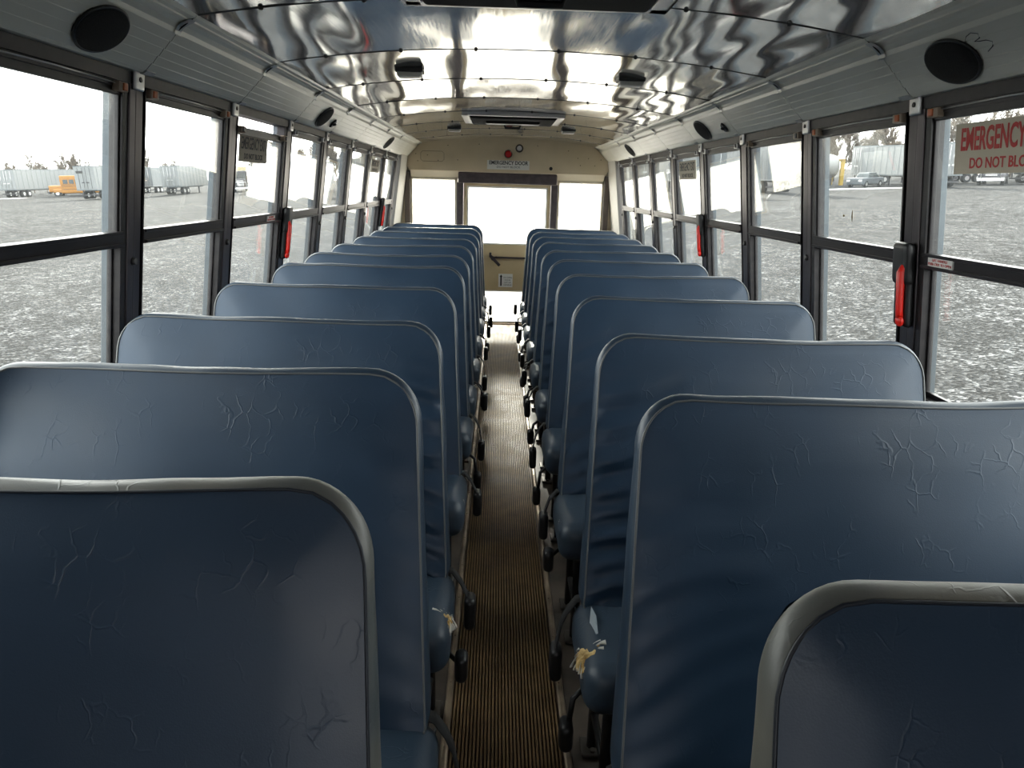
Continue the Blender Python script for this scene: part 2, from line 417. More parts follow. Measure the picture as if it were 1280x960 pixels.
def rail_sticker(s, y, label):
    T = W(s); r = empty('instruction_sticker', T(Vector((-.004, y, 1.29)))); org = r.location
    tag(r, label, 'sticker', 'lift handle stickers on the window rails')
    b = MB(); b.box(-.0085, -.0080, y-.055, y+.055, 1.290, 1.313, T)
    b.box(-.0085, -.004, y-.055, y-.054, 1.290, 1.313, T)
    b.build('sticker_sheet', M_signwhite, r, org)
    wall_text(s, y, 1.3070, -.0092, 'LIFT HANDLE', .0105, M_signred, r, org, sx=1.1)
    wall_text(s, y, 1.2965, -.0092, 'PUSH OUT TO OPEN', .0105, M_signred, r, org, sx=1.05)
rail_sticker(1, 1.905, 'white sticker with red words on the nearest right window rail')
rail_sticker(-1, 3.29, 'white sticker on the third left window rail beside the red handle')

# dry leaf stuck on the second right pane
c0 = W(1)(Vector((.011, 2.44, 1.407))); r = empty('dried_leaf', c0); tag(r, 'small dry brown leaf stuck to the second right window pane', 'leaf')
M_leaf = mat('dry leaf', (.10, .065, .02), .8)
b = MB(); L = [(0, .022), (.004, .010), (.005, -.004), (.002, -.022), (-.003, -.006), (-.002, .010)]
b.add([W(1)(Vector((.0105, 2.44+y, 1.407+z))) for y, z in L]+[W(1)(Vector((.0085+.002*abs(z)/.02, 2.44+y*.9, 1.407+z))) for y, z in L], [tuple(range(6)), tuple(range(6, 12))[::-1]]+[(i, (i+1) % 6, 6+(i+1) % 6, 6+i) for i in range(6)])
lf = b.build('leaf_blade', M_leaf, r, c0)
b = MB(); b.ell(W(1)(Vector((.0095, 2.50, 1.405))), (.002, .006, .004), 8, 6); b.build('leaf_crumb', M_leaf, r, c0)

# red emergency handles
def handle(s, k, label):
    T = W(s); y = postY(k)+.0; r = empty('emergency_release', T(Vector((-.005, y, 1.10)))); org = r.location
    tag(r, label, 'emergency release', 'red emergency releases on the posts')
    b = MB(); b.rbox((-.022, y, 1.285), (.018, .040, .062), .017, 4, T)
    b.rbox((-.018, y+.0, 1.20), (.013, .036, .10), .012, 4, T)
    b.build('housing', M_black, r, org)
    b = MB(); b.tube([T(Vector((-.030, y-.022, 1.283))), T(Vector((-.042, y-.022, 1.262))), T(Vector((-.042, y-.022, 1.15))), T(Vector((-.040, y-.022, 1.13)))], [.010, .0115, .010, .010], 10)
    b.ell((-.040, y-.022, 1.120), (.010, .017, .017), T=T)
    b.build('lever', M_red, r, org)
handle(-1, 2, 'red lever in black housing on the left wall, near one')
handle(-1, 6, 'red lever in black housing at the far end of the left wall')
handle(1, 0, 'large red lever in black housing, nearest on the right wall')
handle(1, 3, 'red lever in black housing, farther one on the right wall')

# ------------------------------------------------------------------ ceiling
CX = .885
def zc(x): return 1.948 - .066*abs(x/CX)**2.2
seams = [postY(k) for k in range(-7, 8)] + [YR+.02]
b = MB()
rng = random.Random(5)
for i in range(len(seams)-1):
    ya, yb = seams[i]+.0015, seams[i+1]-.0015
    if yb < Y0: continue
    nx, ny = 90, 26; vs = []
    ph = [rng.uniform(0, 6.28) for _ in range(8)]
    for j in range(ny+1):
        t = j/ny; y = ya + (yb-ya)*t
        env = math.sin(PI*t)
        for q in range(nx+1):
            x = -CX + 2*CX*q/nx
            sd = abs(x)/CX
            wv_ = .0016*math.sin(x*26+ph[0]+.8*math.sin(t*3+ph[1])) + .0010*math.sin(x*41+ph[2]+t*2.5) + .0022*math.sin(x*9+ph[3])
            wv_ += .0012*math.sin(t*5+ph[4]+x*2)
            vs.append((x, y, zc(x) + wv_*(.25+.75*env)*(.35+.65*sd) - .004*env*0 - .0015*(1-env)))
    b.add(vs, [(j*(nx+1)+q, j*(nx+1)+q+1, (j+1)*(nx+1)+q+1, (j+1)*(nx+1)+q) for j in range(ny) for q in range(nx)], True)
ceil = b.build('ceiling', M_ceil, fixn=False)
tag(ceil, 'polished aluminium ceiling panels with wavy reflections', 'ceiling', kind='structure')
b = MB()
prof = [(-1.12+2.24*i/30) for i in range(31)]
for i in range(30):
    xa, xb = prof[i], prof[i+1]
    za, zb = (zc(max(-CX, min(CX, x)))+.012 for x in (xa, xb))
    b.add([(xa, Y0-.1, za), (xb, Y0-.1, zb), (xb, YR+.1, zb), (xa, YR+.1, za), (xa, Y0-.1, za+.03), (xb, Y0-.1, zb+.03), (xb, YR+.1, zb+.03), (xa, YR+.1, za+.03)],
          [(0, 1, 2, 3), (7, 6, 5, 4)])
b.build('roof_skin', M_gap, ceil, fixn=False)
for y in seams[1:-1]:
    if y < Y0: continue
    b = MB()
    xs = [-CX+2*CX*i/40 for i in range(41)]
    b.tube([(x, y, zc(x)-.0005) for x in xs], .0032, 6)
    for x in (-.72, -.45, -.18, .12, .40, .68):
        b.ell((x, y, zc(x)-.004), (.007, .007, .005), 10, 6)
    sm = b.build('seam_bead', M_dark, ceil)

# cove panels with speakers
def cove(s, k, n):
    ya, yb = postY(k)+.002, postY(k+1)-.002
    if k == 6: yb = YR-.03; 
    P = [(.885, 1.884), (.893, 1.874), (.905, 1.870), (.9065, 1.866), (.920, 1.864), (.932, 1.857), (.941, 1.846), (.944, 1.838), (.9455, 1.8345)]
    def lerp(t): return (.9455 + (1.036-.9455)*t, 1.8345 + (1.742-1.8345)*t)
    for t in (.0, .2, .4, .6, .8):
        x, z = lerp(t)
        if t: P += [(x-.0014, z-.0012), (x+.0010, z+.0010), lerp(t+.02)]
    P += [(1.036, 1.742), (1.044, 1.7365), (1.10, 1.7365), (1.10, 1.76), (.96, 1.90)]
    r = empty('trim_%d' % n, (s*.98, (ya+yb)/2, 1.79)); org = r.location
    sn = 'left' if s < 0 else 'right'
    tag(r, 'grooved grey-green cove panel above the %s windows, %s' % (sn, {-1: 'section nearest the camera', 6: 'rearmost section'}.get(k, 'section %d behind the camera end' % (k+1) if k > 0 else 'section at the camera end')), 'cove panel', kind='structure')
    b = MB(); b.prism([(s*x, z) for x, z in P], ya, yb); b.build('panel', M_panel, r, org)
    # clip over the joint
    b = MB()
    Q = [(.8995, 1.8685), (.9195, 1.8605), (.9315, 1.853), (.940, 1.8425), (.9435, 1.8325), (.938, 1.829)]
    b.prism([(s*x, z) for x, z in Q] , yb-.016, yb+.018, closed=False)
    b.prism([(s*x, z-.002) for x, z in Q] , yb-.016, yb+.018, closed=False)
    b.build('joint_clip', M_clip, r, org)
    b = MB(); b.prism([(s*x, z) for x, z in [(1.030, 1.7405), (1.042, 1.7325), (1.05, 1.7325), (1.05, 1.7395), (1.036, 1.7445)]], yb-.002, yb+.05)
    b.build('lower_clip', M_clip, r, org)
    b = MB(); b.prism([(s*x, z+.0) for x, z in [(.893, 1.876), (.944, 1.838), (1.036, 1.743), (1.05, 1.76), (.95, 1.86), (.9, 1.89)]], yb, yb+.004)
    b.build('joint_gap', M_gap, r, org)
    return r
n = 100
COVES = {}
for s in (-1, 1):
    for k in range(-7, 7):
        n += 1; COVES[s, k] = cove(s, k, n)
def speaker(s, y, rx, rz, label, name='speaker', tx=.5):
    """oval recessed speaker on the sloping cove; rx along the bus, rz across the slope"""
    c = Vector((s*(.9455+(1.036-.9455)*tx), y, 1.8345-(1.8345-1.742)*tx))
    e1 = Vector((0, 1, 0)); e2 = Vector((s*.0905, 0, -.0925)).normalized(); nn = Vector((-s*.0925, 0, -.0905)).normalized()
    r = empty(name, c); tag(r, label, 'speaker', 'oval speakers in the cove panels')
    Mx = lambda p: c + e1*p.x + e2*p.y + nn*p.z
    b = MB(); vs = []; m = 40
    for ring, (q, h) in enumerate([(1, 0), (1, .006), (.93, .009), (.6, .011), (.0, .012)]):
        for i in range(m):
            t = 2*PI*i/m; vs.append(Mx(Vector((math.cos(t)*rx*q, math.sin(t)*rz*q, h))))
    b.add(vs, [(j*m+i, j*m+(i+1) % m, (j+1)*m+(i+1) % m, (j+1)*m+i) for j in range(4) for i in range(m)], True)
    b.build('grille_cloth', M_speaker, r, c)
    b = MB(); b.tube([Mx(Vector((math.cos(2*PI*i/m)*rx, math.sin(2*PI*i/m)*rz, .004))) for i in range(m)], .004, 6, closed=True)
    b.build('rim', M_black, r, c)
speaker(-1, 1.76, .092, .060, 'large black oval speaker over the nearest left window')
speaker(-1, 3.86, .092, .060, 'black oval speaker over the fourth left window, fourth cove section')
speaker(-1, 6.05, .092, .060, 'black oval speaker far back on the left cove')
speaker(1, 1.805, .092, .060, 'large black oval speaker over the nearest right window')
speaker(1, 3.95, .092, .060, 'black oval speaker over the fourth right window')
speaker(1, 6.11, .092, .060, 'black oval speaker far back on the right cove')
for s, y in ((-1, 4.10), (1, 3.60)):
    c = Vector((s*1.0, y, 1.775)); r = empty('cove_plug', c)
    tag(r, 'small black round plug in the %s cove beside a speaker' % ('left' if s < 0 else 'right'), 'plug')
    nn = Vector((-s*.0925, 0, -.0905)).normalized()
    b = MB(); b.cyl(c, c+nn*.008, .028, .022, 16); b.ell(c+nn*.008, (.014, .014, .008), 12, 6); b.build('plug_cap', M_black, r, c)
# scribble on the right cove (pen mark)
b = MB()
pts = []
for (u, v) in [(0, .0), (.015, .014), (.035, .020), (.055, .012), (.05, .0), (.03, -.005), (.045, -.008), (.065, -.010), (.08, -.018), (.072, -.030), (.05, -.040)]:
    t = .22 - v*7; x = .9455+(1.036-.9455)*t; z = 1.8345-(1.8345-1.742)*t
    pts.append((x-.0006, 1.73-u, z-.0006))
b.tube(pts, .0011, 5)
b.build('pen_scribble', M_pen, COVES[1, -1], COVES[1, -1].location)

# dome lights
for s, y, lab in ((-1, 3.20, 'small rectangular dome light on the left of the ceiling, near'), (1, 3.26, 'small rectangular dome light on the right of the ceiling, near'), (-1, 6.25, 'small dome light on the left of the ceiling, far back'), (1, 6.10, 'small dome light on the right of the ceiling, far back')):
    z = zc(.47); r = empty('dome_light', (s*.47, y, z)); tag(r, lab, 'ceiling light', 'dome lights on the ceiling'); org = r.location
    b = MB(); b.rbox((s*.47, y, z-.006), (.058, .045, .010), .006, 2); b.build('base', M_dark, r, org)
    b = MB(); b.rbox((s*.47, y, z-.020), (.050, .036, .013), .008, 3); b.build('lens', M_lens, r, org)
# roof hatches
def hatch(ya, yb, xh, label, deep=True):
    r = empty('roof_hatch', (0, (ya+yb)/2, 1.93)); tag(r, label, 'roof hatch', 'emergency hatches in the ceiling'); org = r.location
    z = 1.925
    b = MB()
    for q in ((-xh, -xh+.045, ya, yb), (xh-.045, xh, ya, yb), (-xh, xh, ya, ya+.045), (-xh, xh, yb-.045, yb)):
        b.box(q[0], q[1], q[2], q[3], z-.006, z+.022)
    b.build('outer_frame', M_alu, r, org, bevel=.004)
    b = MB(); b.rbox((0, (ya+yb)/2, z), (xh-.05, (yb-ya)/2-.05, .018), .016, 4)
    b.build('cover', M_speaker, r, org)
    b = MB(); b.rbox((0, (ya+yb)/2-.03, z-.022), (xh*.55, .05, .012), .01, 3); b.build('release_bar', M_black, r, org)
    b = MB(); b.tube([(-.06, (ya+yb)/2+.06, z-.018), (-.05, (ya+yb)/2+.06, z-.05), (.05, (ya+yb)/2+.06, z-.05), (.06, (ya+yb)/2+.06, z-.018)], .009, 8)
    b.build('release_handle', M_black, r, org)
hatch(1.42, 2.045, .34, 'dark framed roof hatch at the near end of the ceiling')
hatch(4.98, 5.64, .345, 'dark roof hatch in an aluminium frame, far one before the rear door')

# ------------------------------------------------------------------ rear wall
YW = YR
b = MB()
def rw(x0, x1, z0, z1, y0=YW-.02, y1=YW+.05): b.box(x0, x1, y0, y1, z0, z1)
rw(-1.16, -.50, 0, .99); rw(.50, 1.16, 0, .99)
rw(-1.16, -1.02, .99, 1.60); rw(1.02, 1.16, .99, 1.60)
rw(-1.16, 1.16, 1.545, 1.97, YW-.01, YW+.05)
wb = b.build('wall_rear', M_beige, bevel=.003); tag(wb, 'beige painted rear wall around the emergency door', 'wall', kind='structure')
# header bulkhead with the arched top
b = MB(); pr = []
m = 28
zb = 1.615
pts = [(-1.075, 1.725), (-1.045, zb+.03), (-1.02, zb), (1.02, zb), (1.045, zb+.03), (1.075, 1.725)] + [(CX*(1-2*i/m)*1.0, zc(CX*(1-2*i/m))+.004) for i in range(m+1)]
b.prism(pts, YW-.10, YW-.012)
b.prism([(-1.02, zb), (1.02, zb), (1.0, zb-.005), (-1.0, zb-.005)], YW-.10, YW-.02)
hb = b.build('rear_header', M_beige, wb, bevel=.003)
b = MB(); b.add([(-1.01, YW-.10, zb), (1.01, YW-.10, zb), (1.01, YW-.022, 1.535), (-1.01, YW-.022, 1.535), (-1.01, YW-.02, zb), (1.01, YW-.02, zb)], [(0, 1, 2, 3), (4, 5, 1, 0), (3, 2, 5, 4), (0, 3, 4), (1, 5, 2)])
b.build('rear_soffit', M_beige2, wb)
b = MB()
for x, z in ((-.93, 1.70), (-.83, 1.76), (-.72, 1.71), (-.62, 1.86), (-.52, 1.72), (-.95, 1.77), (.62, 1.84), (.75, 1.70), (.83, 1.77), (.90, 1.70), (.72, 1.77), (.96, 1.76), (.3, 1.88), (-.3, 1.88)):
    b.cyl((x, YW-.10, z), (x, YW-.103, z), .005, n=8)
b.build('header_screws', M_brownpost, wb)
b = MB(); xa, xb, za, zb2 = -.90, -.66, 1.70, 1.80
b.tube([(xa+.02, YW-.1005, za), (xb-.02, YW-.1005, za), (xb, YW-.1005, za+.02), (xb, YW-.1005, zb2-.02), (xb-.02, YW-.1005, zb2), (xa+.02, YW-.1005, zb2), (xa, YW-.1005, zb2-.02), (xa, YW-.1005, za+.02)], .0018, 5, closed=True)
b.build('access_panel_edge', M_brownpost, wb)
b = MB(); b.cyl((.445, YW-.10, 1.66), (.445, YW-.106, 1.66), .018, n=16); b.build('cable_hole_plug', M_black, wb)
# rear side windows
for s, nm in ((-1, 'left'), (1, 'right')):
    wn += 1; cx_ = s*.775; r = empty('window_%d' % wn, (cx_, YW, 1.05)); tag(r, 'bright rear window to the %s of the emergency door' % nm, 'window', kind='structure'); org = r.location
    b = MB(); x0, x1, z0, z1 = cx_-.245, cx_+.245, .99, 1.545
    for q in ((x0, x0+.022, z0, z1), (x1-.022, x1, z0, z1), (x0, x1, z0, z0+.03), (x0, x1, z1-.022, z1)):
        b.box(q[0], q[1], YW-.03, YW+.03, q[2], q[3])
    b.build('frame', M_beige2, r, org, bevel=.004)
    b = MB(); b.box(x0+.015, x1-.015, YW-.002, YW+.002, z0+.02, z1-.015); b.build('pane', M_glassr, r, org)
    b = MB(); b.box(min(s*1.02, s*1.075), max(s*1.02, s*1.075), YW-.06, YW-.02, 0.3, 1.60)
    tag(b.build('trim_%s_rear_corner' % nm, M_brownpost, bevel=.004), 'brown upright beside the %s rear window' % nm, 'trim', kind='structure')
    b = MB(); b.box(min(s*.462, s*.53), max(s*.462, s*.53), YW-.07, YW+.0, 0.02, 1.50)
    tag(b.build('trim_%s_door_post' % nm, M_brown, bevel=.006), 'dark brown padded post to the %s of the emergency door' % nm, 'trim', kind='structure')
# emergency door
r = empty('door_1', (0, YW, 0)); tag(r, 'beige rear emergency door with a large upper and a small lower window', 'door', kind='structure'); org = r.location
b = MB(); YD = YW-.03
for q in ((-.458, -.415, .02, 1.50), (.42, .458, .02, 1.50), (-.415, .42, 1.455, 1.50), (-.415, .42, .37, .875), (-.415, .42, .0, .03), (-.415, -.33, .03, .37), (.33, .42, .03, .37)):
    b.box(q[0], q[1], YD, YD+.05, q[2], q[3])
b.build('door_panel', M_doorp, r, org, bevel=.003)
b = MB()
for q in ((-.42, -.405, .87, 1.46), (.41, .425, .87, 1.46), (-.42, .425, 1.452, 1.466), (-.42, .425, .868, .884)): b.box(q[0], q[1], YD-.006, YD+.02, q[2], q[3])
for q in ((-.335, .335, .362, .374), (-.335, .335, .024, .036)): b.box(q[0], q[1], YD-.006, YD+.02, q[2], q[3])
b.build('window_gasket', M_signwhite, r, org, bevel=.003)
b = MB(); b.box(-.41, .415, YD+.02, YD+.024, .88, 1.46); b.build('upper_pane', M_glassr, r, org)
b = MB(); b.box(-.33, .33, YD+.02, YD+.024, .03, .365); b.build('lower_pane', M_glassr, r, org)
b = MB(); b.box(-.12, .40, YD-.035, YD-.025, .722, .742); b.cyl((-.10, YD, .732), (-.10, YD-.03, .732), .012); b.cyl((.34, YD, .732), (.34, YD-.03, .732), .012)
b.build('release_bar', M_brown, r, org, bevel=.003)
b = MB(); Rm = Matrix.Rotation(math.radians(45), 3, 'Y')
b.rbox((0, 0, 0), (.075, .008, .016), .006, 3, lambda p: Rm @ p + Vector((-.115, YD-.04, .70)))
b.cyl((-.135, YD, .72), (-.135, YD-.045, .72), .022); b.rbox((-.165, YD-.04, .765), (.012, .009, .02), .006, 3)
b.build('release_lever', M_brown, r, org)
b = MB(); b.box(-.072, .082, YD-.003, YD, .412, .556); st = b.build('instruction_label', M_signwhite, r, org)
b = MB(); b.box(-.052, -.036, YD-.005, YD-.003, .425, .53); b.add([(-.060, YD-.0045, .522), (-.028, YD-.0045, .522), (-.044, YD-.0045, .548)], [(0, 1, 2)])
b.build('arrow', M_signblack, st, org)
RM = Matrix(((1, 0, 0), (0, 0, 1), (0, 1, 0))).to_4x4()     # text x -> +x, y -> +z
RM = Matrix(((1, 0, 0, 0), (0, 0, -1, 0), (0, 1, 0, 0), (0, 0, 0, 1)))
for z, tx in ((.515, 'TO OPEN'), (.488, 'DOOR'), (.461, 'LIFT UP'), (.436, 'HANDLE')):
    text_obj(tx, .022, Matrix.Translation((.028, -.033-.0005, z)) @ RM, M_signblack, st)
# threshold bar
b = MB(); b.box(-.42, .42, YR-.075, YR-.035, 0, .018)
tag(b.build('trim_threshold', M_trim, bevel=.003), 'metal threshold strip at the foot of the emergency door', 'trim', kind='structure')
# pad above the door
b = MB(); b.rbox((0, YW-.125, 1.548), (.512, .035, .055), .018, 4)
pad = b.build('header_pad', M_brown); tag(pad, 'dark brown padded bar above the emergency door', 'pad')
# rear sign, warning light, buzzer
r = empty('emergency_door_sign', (.005, YW-.10, 1.64)); tag(r, 'white sign reading emergency door over the brown pad', 'sign'); org = r.location
b = MB(); b.box(-.215, .222, YW-.104, YW-.100, 1.638, 1.728); b.build('sign_plate', M_signwhite, r, org)
text_obj('EMERGENCY DOOR', .052, Matrix.Translation((.0, -.0045, .063)) @ RM, M_signblack, r, sx=.86, bold=.0012)
text_obj('DO NOT BLOCK', .028, Matrix.Translation((.0, -.0045, .022)) @ RM, M_signblack, r, sx=1.15)
r = empty('warning_lamp', (0.0, YW-.10, 1.792)); tag(r, 'small round red lamp above the emergency door sign', 'lamp'); org = r.location
b = MB(); b.cyl((0, YW-.10, 1.792), (0, YW-.112, 1.792), .042, n=24); b.build('bezel', M_brownpost, r, org)
b = MB(); b.ell((0, YW-.112, 1.792), (.034, .018, .034), 20, 10); b.build('lens', M_redlens, r, org)
r = empty('door_buzzer', (.113, YW-.10, 1.85)); tag(r, 'small round metal buzzer beside the red lamp', 'buzzer'); org = r.location
b = MB(); b.cyl((.113, YW-.10, 1.85), (.113, YW-.118, 1.85), .040, n=24); b.build('case', M_foot, r, org)
b = MB(); b.cyl((.113, YW-.118, 1.85), (.113, YW-.128, 1.85), .026, .02, n=24); b.build('cap', M_alu, r, org)

# unseen front of the bus: windscreen opening sized to dim the near seats
b = MB()
b.box(-1.2, 1.2, Y0-.06, Y0, 0, 1.0); b.box(-1.2, 1.2, Y0-.06, Y0, 1.64, 1.99); b.box(-1.2, -1.02, Y0-.06, Y0, .95, 1.70); b.box(1.02, 1.2, Y0-.06, Y0, .95, 1.70); b.box(-.03, .03, Y0-.06, Y0, .95, 1.70)
tag(b.build('wall_front', M_panel), 'front bulkhead with the windscreen opening', 'wall', kind='structure')

# ------------------------------------------------------------------ seats
def lin(a, b_, t): return a+(b_-a)*t
def seat(s, Ytop, idx, label, wr=0., worn=False, tear=0):
    rg = random.Random(idx*7+(0 if s < 0 else 100))
    xin = -.205 if s < 0 else .155
    WD = .935 if s < 0 else .912; H = .67; ZB = .42; REC = .20
    base = Vector((xin+s*WD/2, Ytop-.35, 0)); r = empty('bench_seat', base)
    tag(r, label, 'bus seat', 'blue vinyl bench seats')
    def thick(v): return lin(.105, .046, min(1, v/.9)) - .010*max(0, (v-.9)/.1)
    def pos(u, v, side):
        """u,v in 0..1 ; side 0 front 1 back"""
        x = u*WD; z = v*H
        # rounded corners (square -> quarter disc)
        for (cxx, czz, rr, dx, dz) in ((0, H, .095, 1, -1), (WD, H, .085, -1, -1), (0, 0, .02, 1, 1), (WD, 0, .02, -1, 1)):
            a = rr-(x-cxx)*dx; c = rr-(z-czz)*dz
            if a > 0 and c > 0:
                L = math.hypot(a, c); mm = max(a, c)
                if L > 0: a *= mm/L; c *= mm/L
                x = cxx+dx*(rr-a); z = czz+dz*(rr-c)
        z2 = z/H
        xx = lin(0, .043, z2)*(1-x/WD) + x
        sag = -.006*math.sin(PI*x/WD)*z2 + rg_n(x, z)
        yb = Ytop - REC*(1-z2)
        t = thick(z2)
        y = yb - t*(1 if side == 0 else 0)
        return x, z, Vector((xin + s*xx, y, ZB + z + sag*z2*0.9))
    off = idx*3.7+(50 if s > 0 else 0)
    def rg_n(x, z): return .007*noise.noise(Vector((x*3, z*2, off)))
    nu, nv = 56, 64
    def wrinkle(x, z):
        e = min(x, WD-x, z*1.5, (H-z)); em = min(1, max(0, e/.03)); em = em*em*(3-2*em)
        p = .010*min(1, e/.10)
        w = 0
        if wr:
            m = math.exp(-x/.16)*min(1, max(0, (H-.06-z)/.15))
            q = noise.noise(Vector((x*4, z*3, off+9)))*1.6
            w = wr*.0125*m*(math.sin(z*88 - x*38 + q*3.5)**3 + .5*math.sin(z*47-x*22+q*4))
        w += .0025*noise.noise(Vector((x*5, z*5, off+3)))
        w += .0035*max(0, noise.noise(Vector((x*2.2+z*3, z*14-x*5, off+5)))-.15)*math.exp(-x/.3)
        return p*em + w*em
    b = MB(); vs = []
    for j in range(nv+1):
        for i in range(nu+1):
            u = i/nu; u = u*u*(1-.35)+u*.35 if False else u
            x, z, p = pos(u, j/nv, 0); p.y -= wrinkle(x, z); vs.append(p)
    fs = [(j*(nu+1)+i, j*(nu+1)+i+1, (j+1)*(nu+1)+i+1, (j+1)*(nu+1)+i) for j in range(nv) for i in range(nu)]
    if s < 0: fs = [f[::-1] for f in fs]
    b.add(vs, fs, True)
    bu, bv = 16, 16; vb = []
    for j in range(bv+1):
        for i in range(bu+1):
            x, z, p = pos(i/bu, j/bv, 1); e = min(x, WD-x, z, H-z); p.y += .008*min(1, e/.05); vb.append(p)
    fs = [(j*(bu+1)+i, j*(bu+1)+i+1, (j+1)*(bu+1)+i+1, (j+1)*(bu+1)+i)[::-1] for j in range(bv) for i in range(bu)]
    if s < 0: fs = [f[::-1] for f in fs]
    b.add(vb, fs, True)
    back = b.build('backrest', M_vinyl, r, base, fixn=False)
    # band round the edge
    loop = [(i/nu, 0) for i in range(nu)] + [(1, j/nv) for j in range(nv)] + [(1-i/nu, 1) for i in range(nu)] + [(0, 1-j/nv) for j in range(nv)]
    F = [pos(u, v, 0)[2] for u, v in loop]; B = [pos(u, v, 1)[2] for u, v in loop]; m = len(loop)
    cen = pos(.5, .5, 0)[2]; vs = []; K = 7
    for i in range(m):
        a = F[i-1]; c = F[(i+1) % m]; d = c-a; d.y = 0
        nrm = Vector((d.z, 0, -d.x)).normalized()
        if nrm.dot(F[i]-cen) < 0: nrm = -nrm
        ww = noise.noise(Vector((F[i].x*9, off, F[i].z*9)))
        for k in range(K+1):
            t = k/K; bul = math.sin(PI*t)**.6*.007*(1+.5*ww)
            vs.append(F[i].lerp(B[i], t) + nrm*bul)
    fs = [(i*(K+1)+k, i*(K+1)+k+1, ((i+1) % m)*(K+1)+k+1, ((i+1) % m)*(K+1)+k) for i in range(m) for k in range(K)]
    b = MB(); b.add(vs, fs, True)
    bd = b.build('edge_band', M_wornsheenband if worn else M_band, r, base)
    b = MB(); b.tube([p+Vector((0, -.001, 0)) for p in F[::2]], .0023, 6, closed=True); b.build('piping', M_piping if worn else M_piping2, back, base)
    # cushion
    ya, yb = Ytop-.20-.37, Ytop-.20-.045
    xi, xo = xin-s*.025, xin+s*(WD-.01)
    c = ((xi+xo)/2, (ya+yb)/2, .372); h = (abs(xo-xi)/2, (yb-ya)/2, .064)
    def fn(p):
        q = p.copy(); e = min(1, abs(p.x-xi)/.12); q.z += (.010*math.sin(PI*max(0, min(1, (p.y-ya)/(yb-ya))))*e if p.z > .37 else 0)
        q.z += .010*(1-(p.y-ya)/(yb-ya))
        n_ = noise.noise(Vector((p.x*7, p.y*7, off)))*.005; q.z += n_; q.x += n_*.6; return q
    b = MB(); b.rbox(c, h, .045, 6, fn=fn); cu = b.build('cushion', M_cush, r, base)
    b = MB(); zz = .418
    L = [(xi+s*.012, ya+.03), (xi+s*.012, yb-.01)]
    b.tube([(xi+s*.010, lin(ya+.035, yb-.012, t/10), .408+.010*(1-t/10)) for t in range(11)], .0028, 6)
    b.build('cushion_piping', M_piping, cu, base)
    if tear:
        yt = lin(ya, yb, .30)
        e1 = Vector((0, 1, 0)); e2 = Vector((s*.75, 0, .66)); en = Vector((-s*.66, 0, .75)); tc_ = Vector((xi+s*.018, yt, .418))
        b = MB(); b.ell((0, 0, 0), (.034*tear, .027*tear, .012*tear), 26, 16, T=lambda p: tc_+e1*p.x+e2*p.y+en*(p.z-.001), lump=.45, seed=off)
        tf = b.build('torn_foam', M_foam, cu, base); tf['label'] = 'yellow foam showing through a tear'
        b = MB(); rr = random.Random(idx)
        for q in range(22):
            t = 2*PI*q/22; rad = tear*(1+rr.uniform(-.2, .25))
            p0 = tc_+e1*(.034*rad*math.cos(t))+e2*(.027*rad*math.sin(t))+en*(-.001)
            out = (e1*math.cos(t)+e2*math.sin(t))
            b.tube([p0+out*.007*tear, p0+en*.006, p0-out*rr.uniform(.004, .014)+en*rr.uniform(.006, .014)], [.0050*tear, .0035*tear, .0010], 5, flat=.35)
        b.build('ragged_edge', M_rag, cu, base)
    if tear > 1.2 and s > 0:
        b = MB(); y1 = lin(ya, yb, .55)
        b.add([(xi+s*.022, y1-.03, .4275), (xi+s*.045, y1-.035, .4465), (xi+s*.05, y1+.035, .4475), (xi+s*.042, y1+.075, .4480), (xi+s*.022, y1-.03, .43), (xi+s*.045, y1-.035, .449), (xi+s*.05, y1+.035, .450), (xi+s*.042, y1+.075, .4505)], [(0, 1, 2, 3), (7, 6, 5, 4), (0, 4, 5, 1), (1, 5, 6, 2), (2, 6, 7, 3), (3, 7, 4, 0)])
        b.build('repair_patch', M_patch, cu, base)
    # steel frame
    xl = xin+s*.045
    for yy in (ya+.07, yb-.06):
        b = MB(); b.tube([(xl, yy, .006), (xl, yy, .30), (xl+s*.02, yy, .318)], .0145, 10)
        lg = b.build('leg', M_leg, r, base)
        b = MB(); b.rbox((xl, yy, .007), (.03, .034, .006), .004, 2); b.cyl((xl+s*.0, yy-.022, .012), (xl, yy-.022, .02), .008, n=6)
        b.build('foot_plate', M_foot, lg, base)
    b = MB(); b.tube([(xl, ya+.03, .31), (xl, yb+.03, .31)], .013, 8); b.tube([(xin+s*(WD-.03), ya+.03, .31), (xin+s*(WD-.03), yb+.03, .31)], .013, 8)
    b.tube([(xl, ya+.05, .31), (xin+s*WD, ya+.05, .31)], .013, 8); b.tube([(xl, yb-.02, .31), (xin+s*WD, yb-.02, .31)], .013, 8)
    b.tube([(xl, ya+.07, .12), (xl, yb-.06, .12)], .010, 8)
    b.build('seat_frame', M_leg, r, base)
    # belt hanging over the aisle side of the cushion, with its buckle
    xs = xi-s*.008; ys = yb-.02+rg.uniform(-.02, .02); dz = rg.uniform(-.05, .05); sway = rg.uniform(.0, .045)
    b = MB()
    sway *= .6; path = [Vector((xi+s*.05, ys+.03, .436)), Vector((xi+s*.012, ys+.01, .438)), Vector((xs-s*.004, ys-.005, .415)), Vector((xs-s*(.010+sway*.5), ys-.012, .385)), Vector((xs-s*(.014+sway), ys-.02, .35+dz))]
    vs = []
    for p in path:
        for e in (-.016, .016):
            vs += [p+Vector((0, e, 0)), p+Vector((-s*.003, e, .0015))]
    fs = []
    for i in range(len(path)-1):
        o = i*4
        fs += [(o, o+2, o+6, o+4), (o+1, o+5, o+7, o+3), (o, o+4, o+5, o+1), (o+2, o+3, o+7, o+6)]
    b.add(vs, fs, True); bs = b.build('belt_strap', M_strap, r, base)
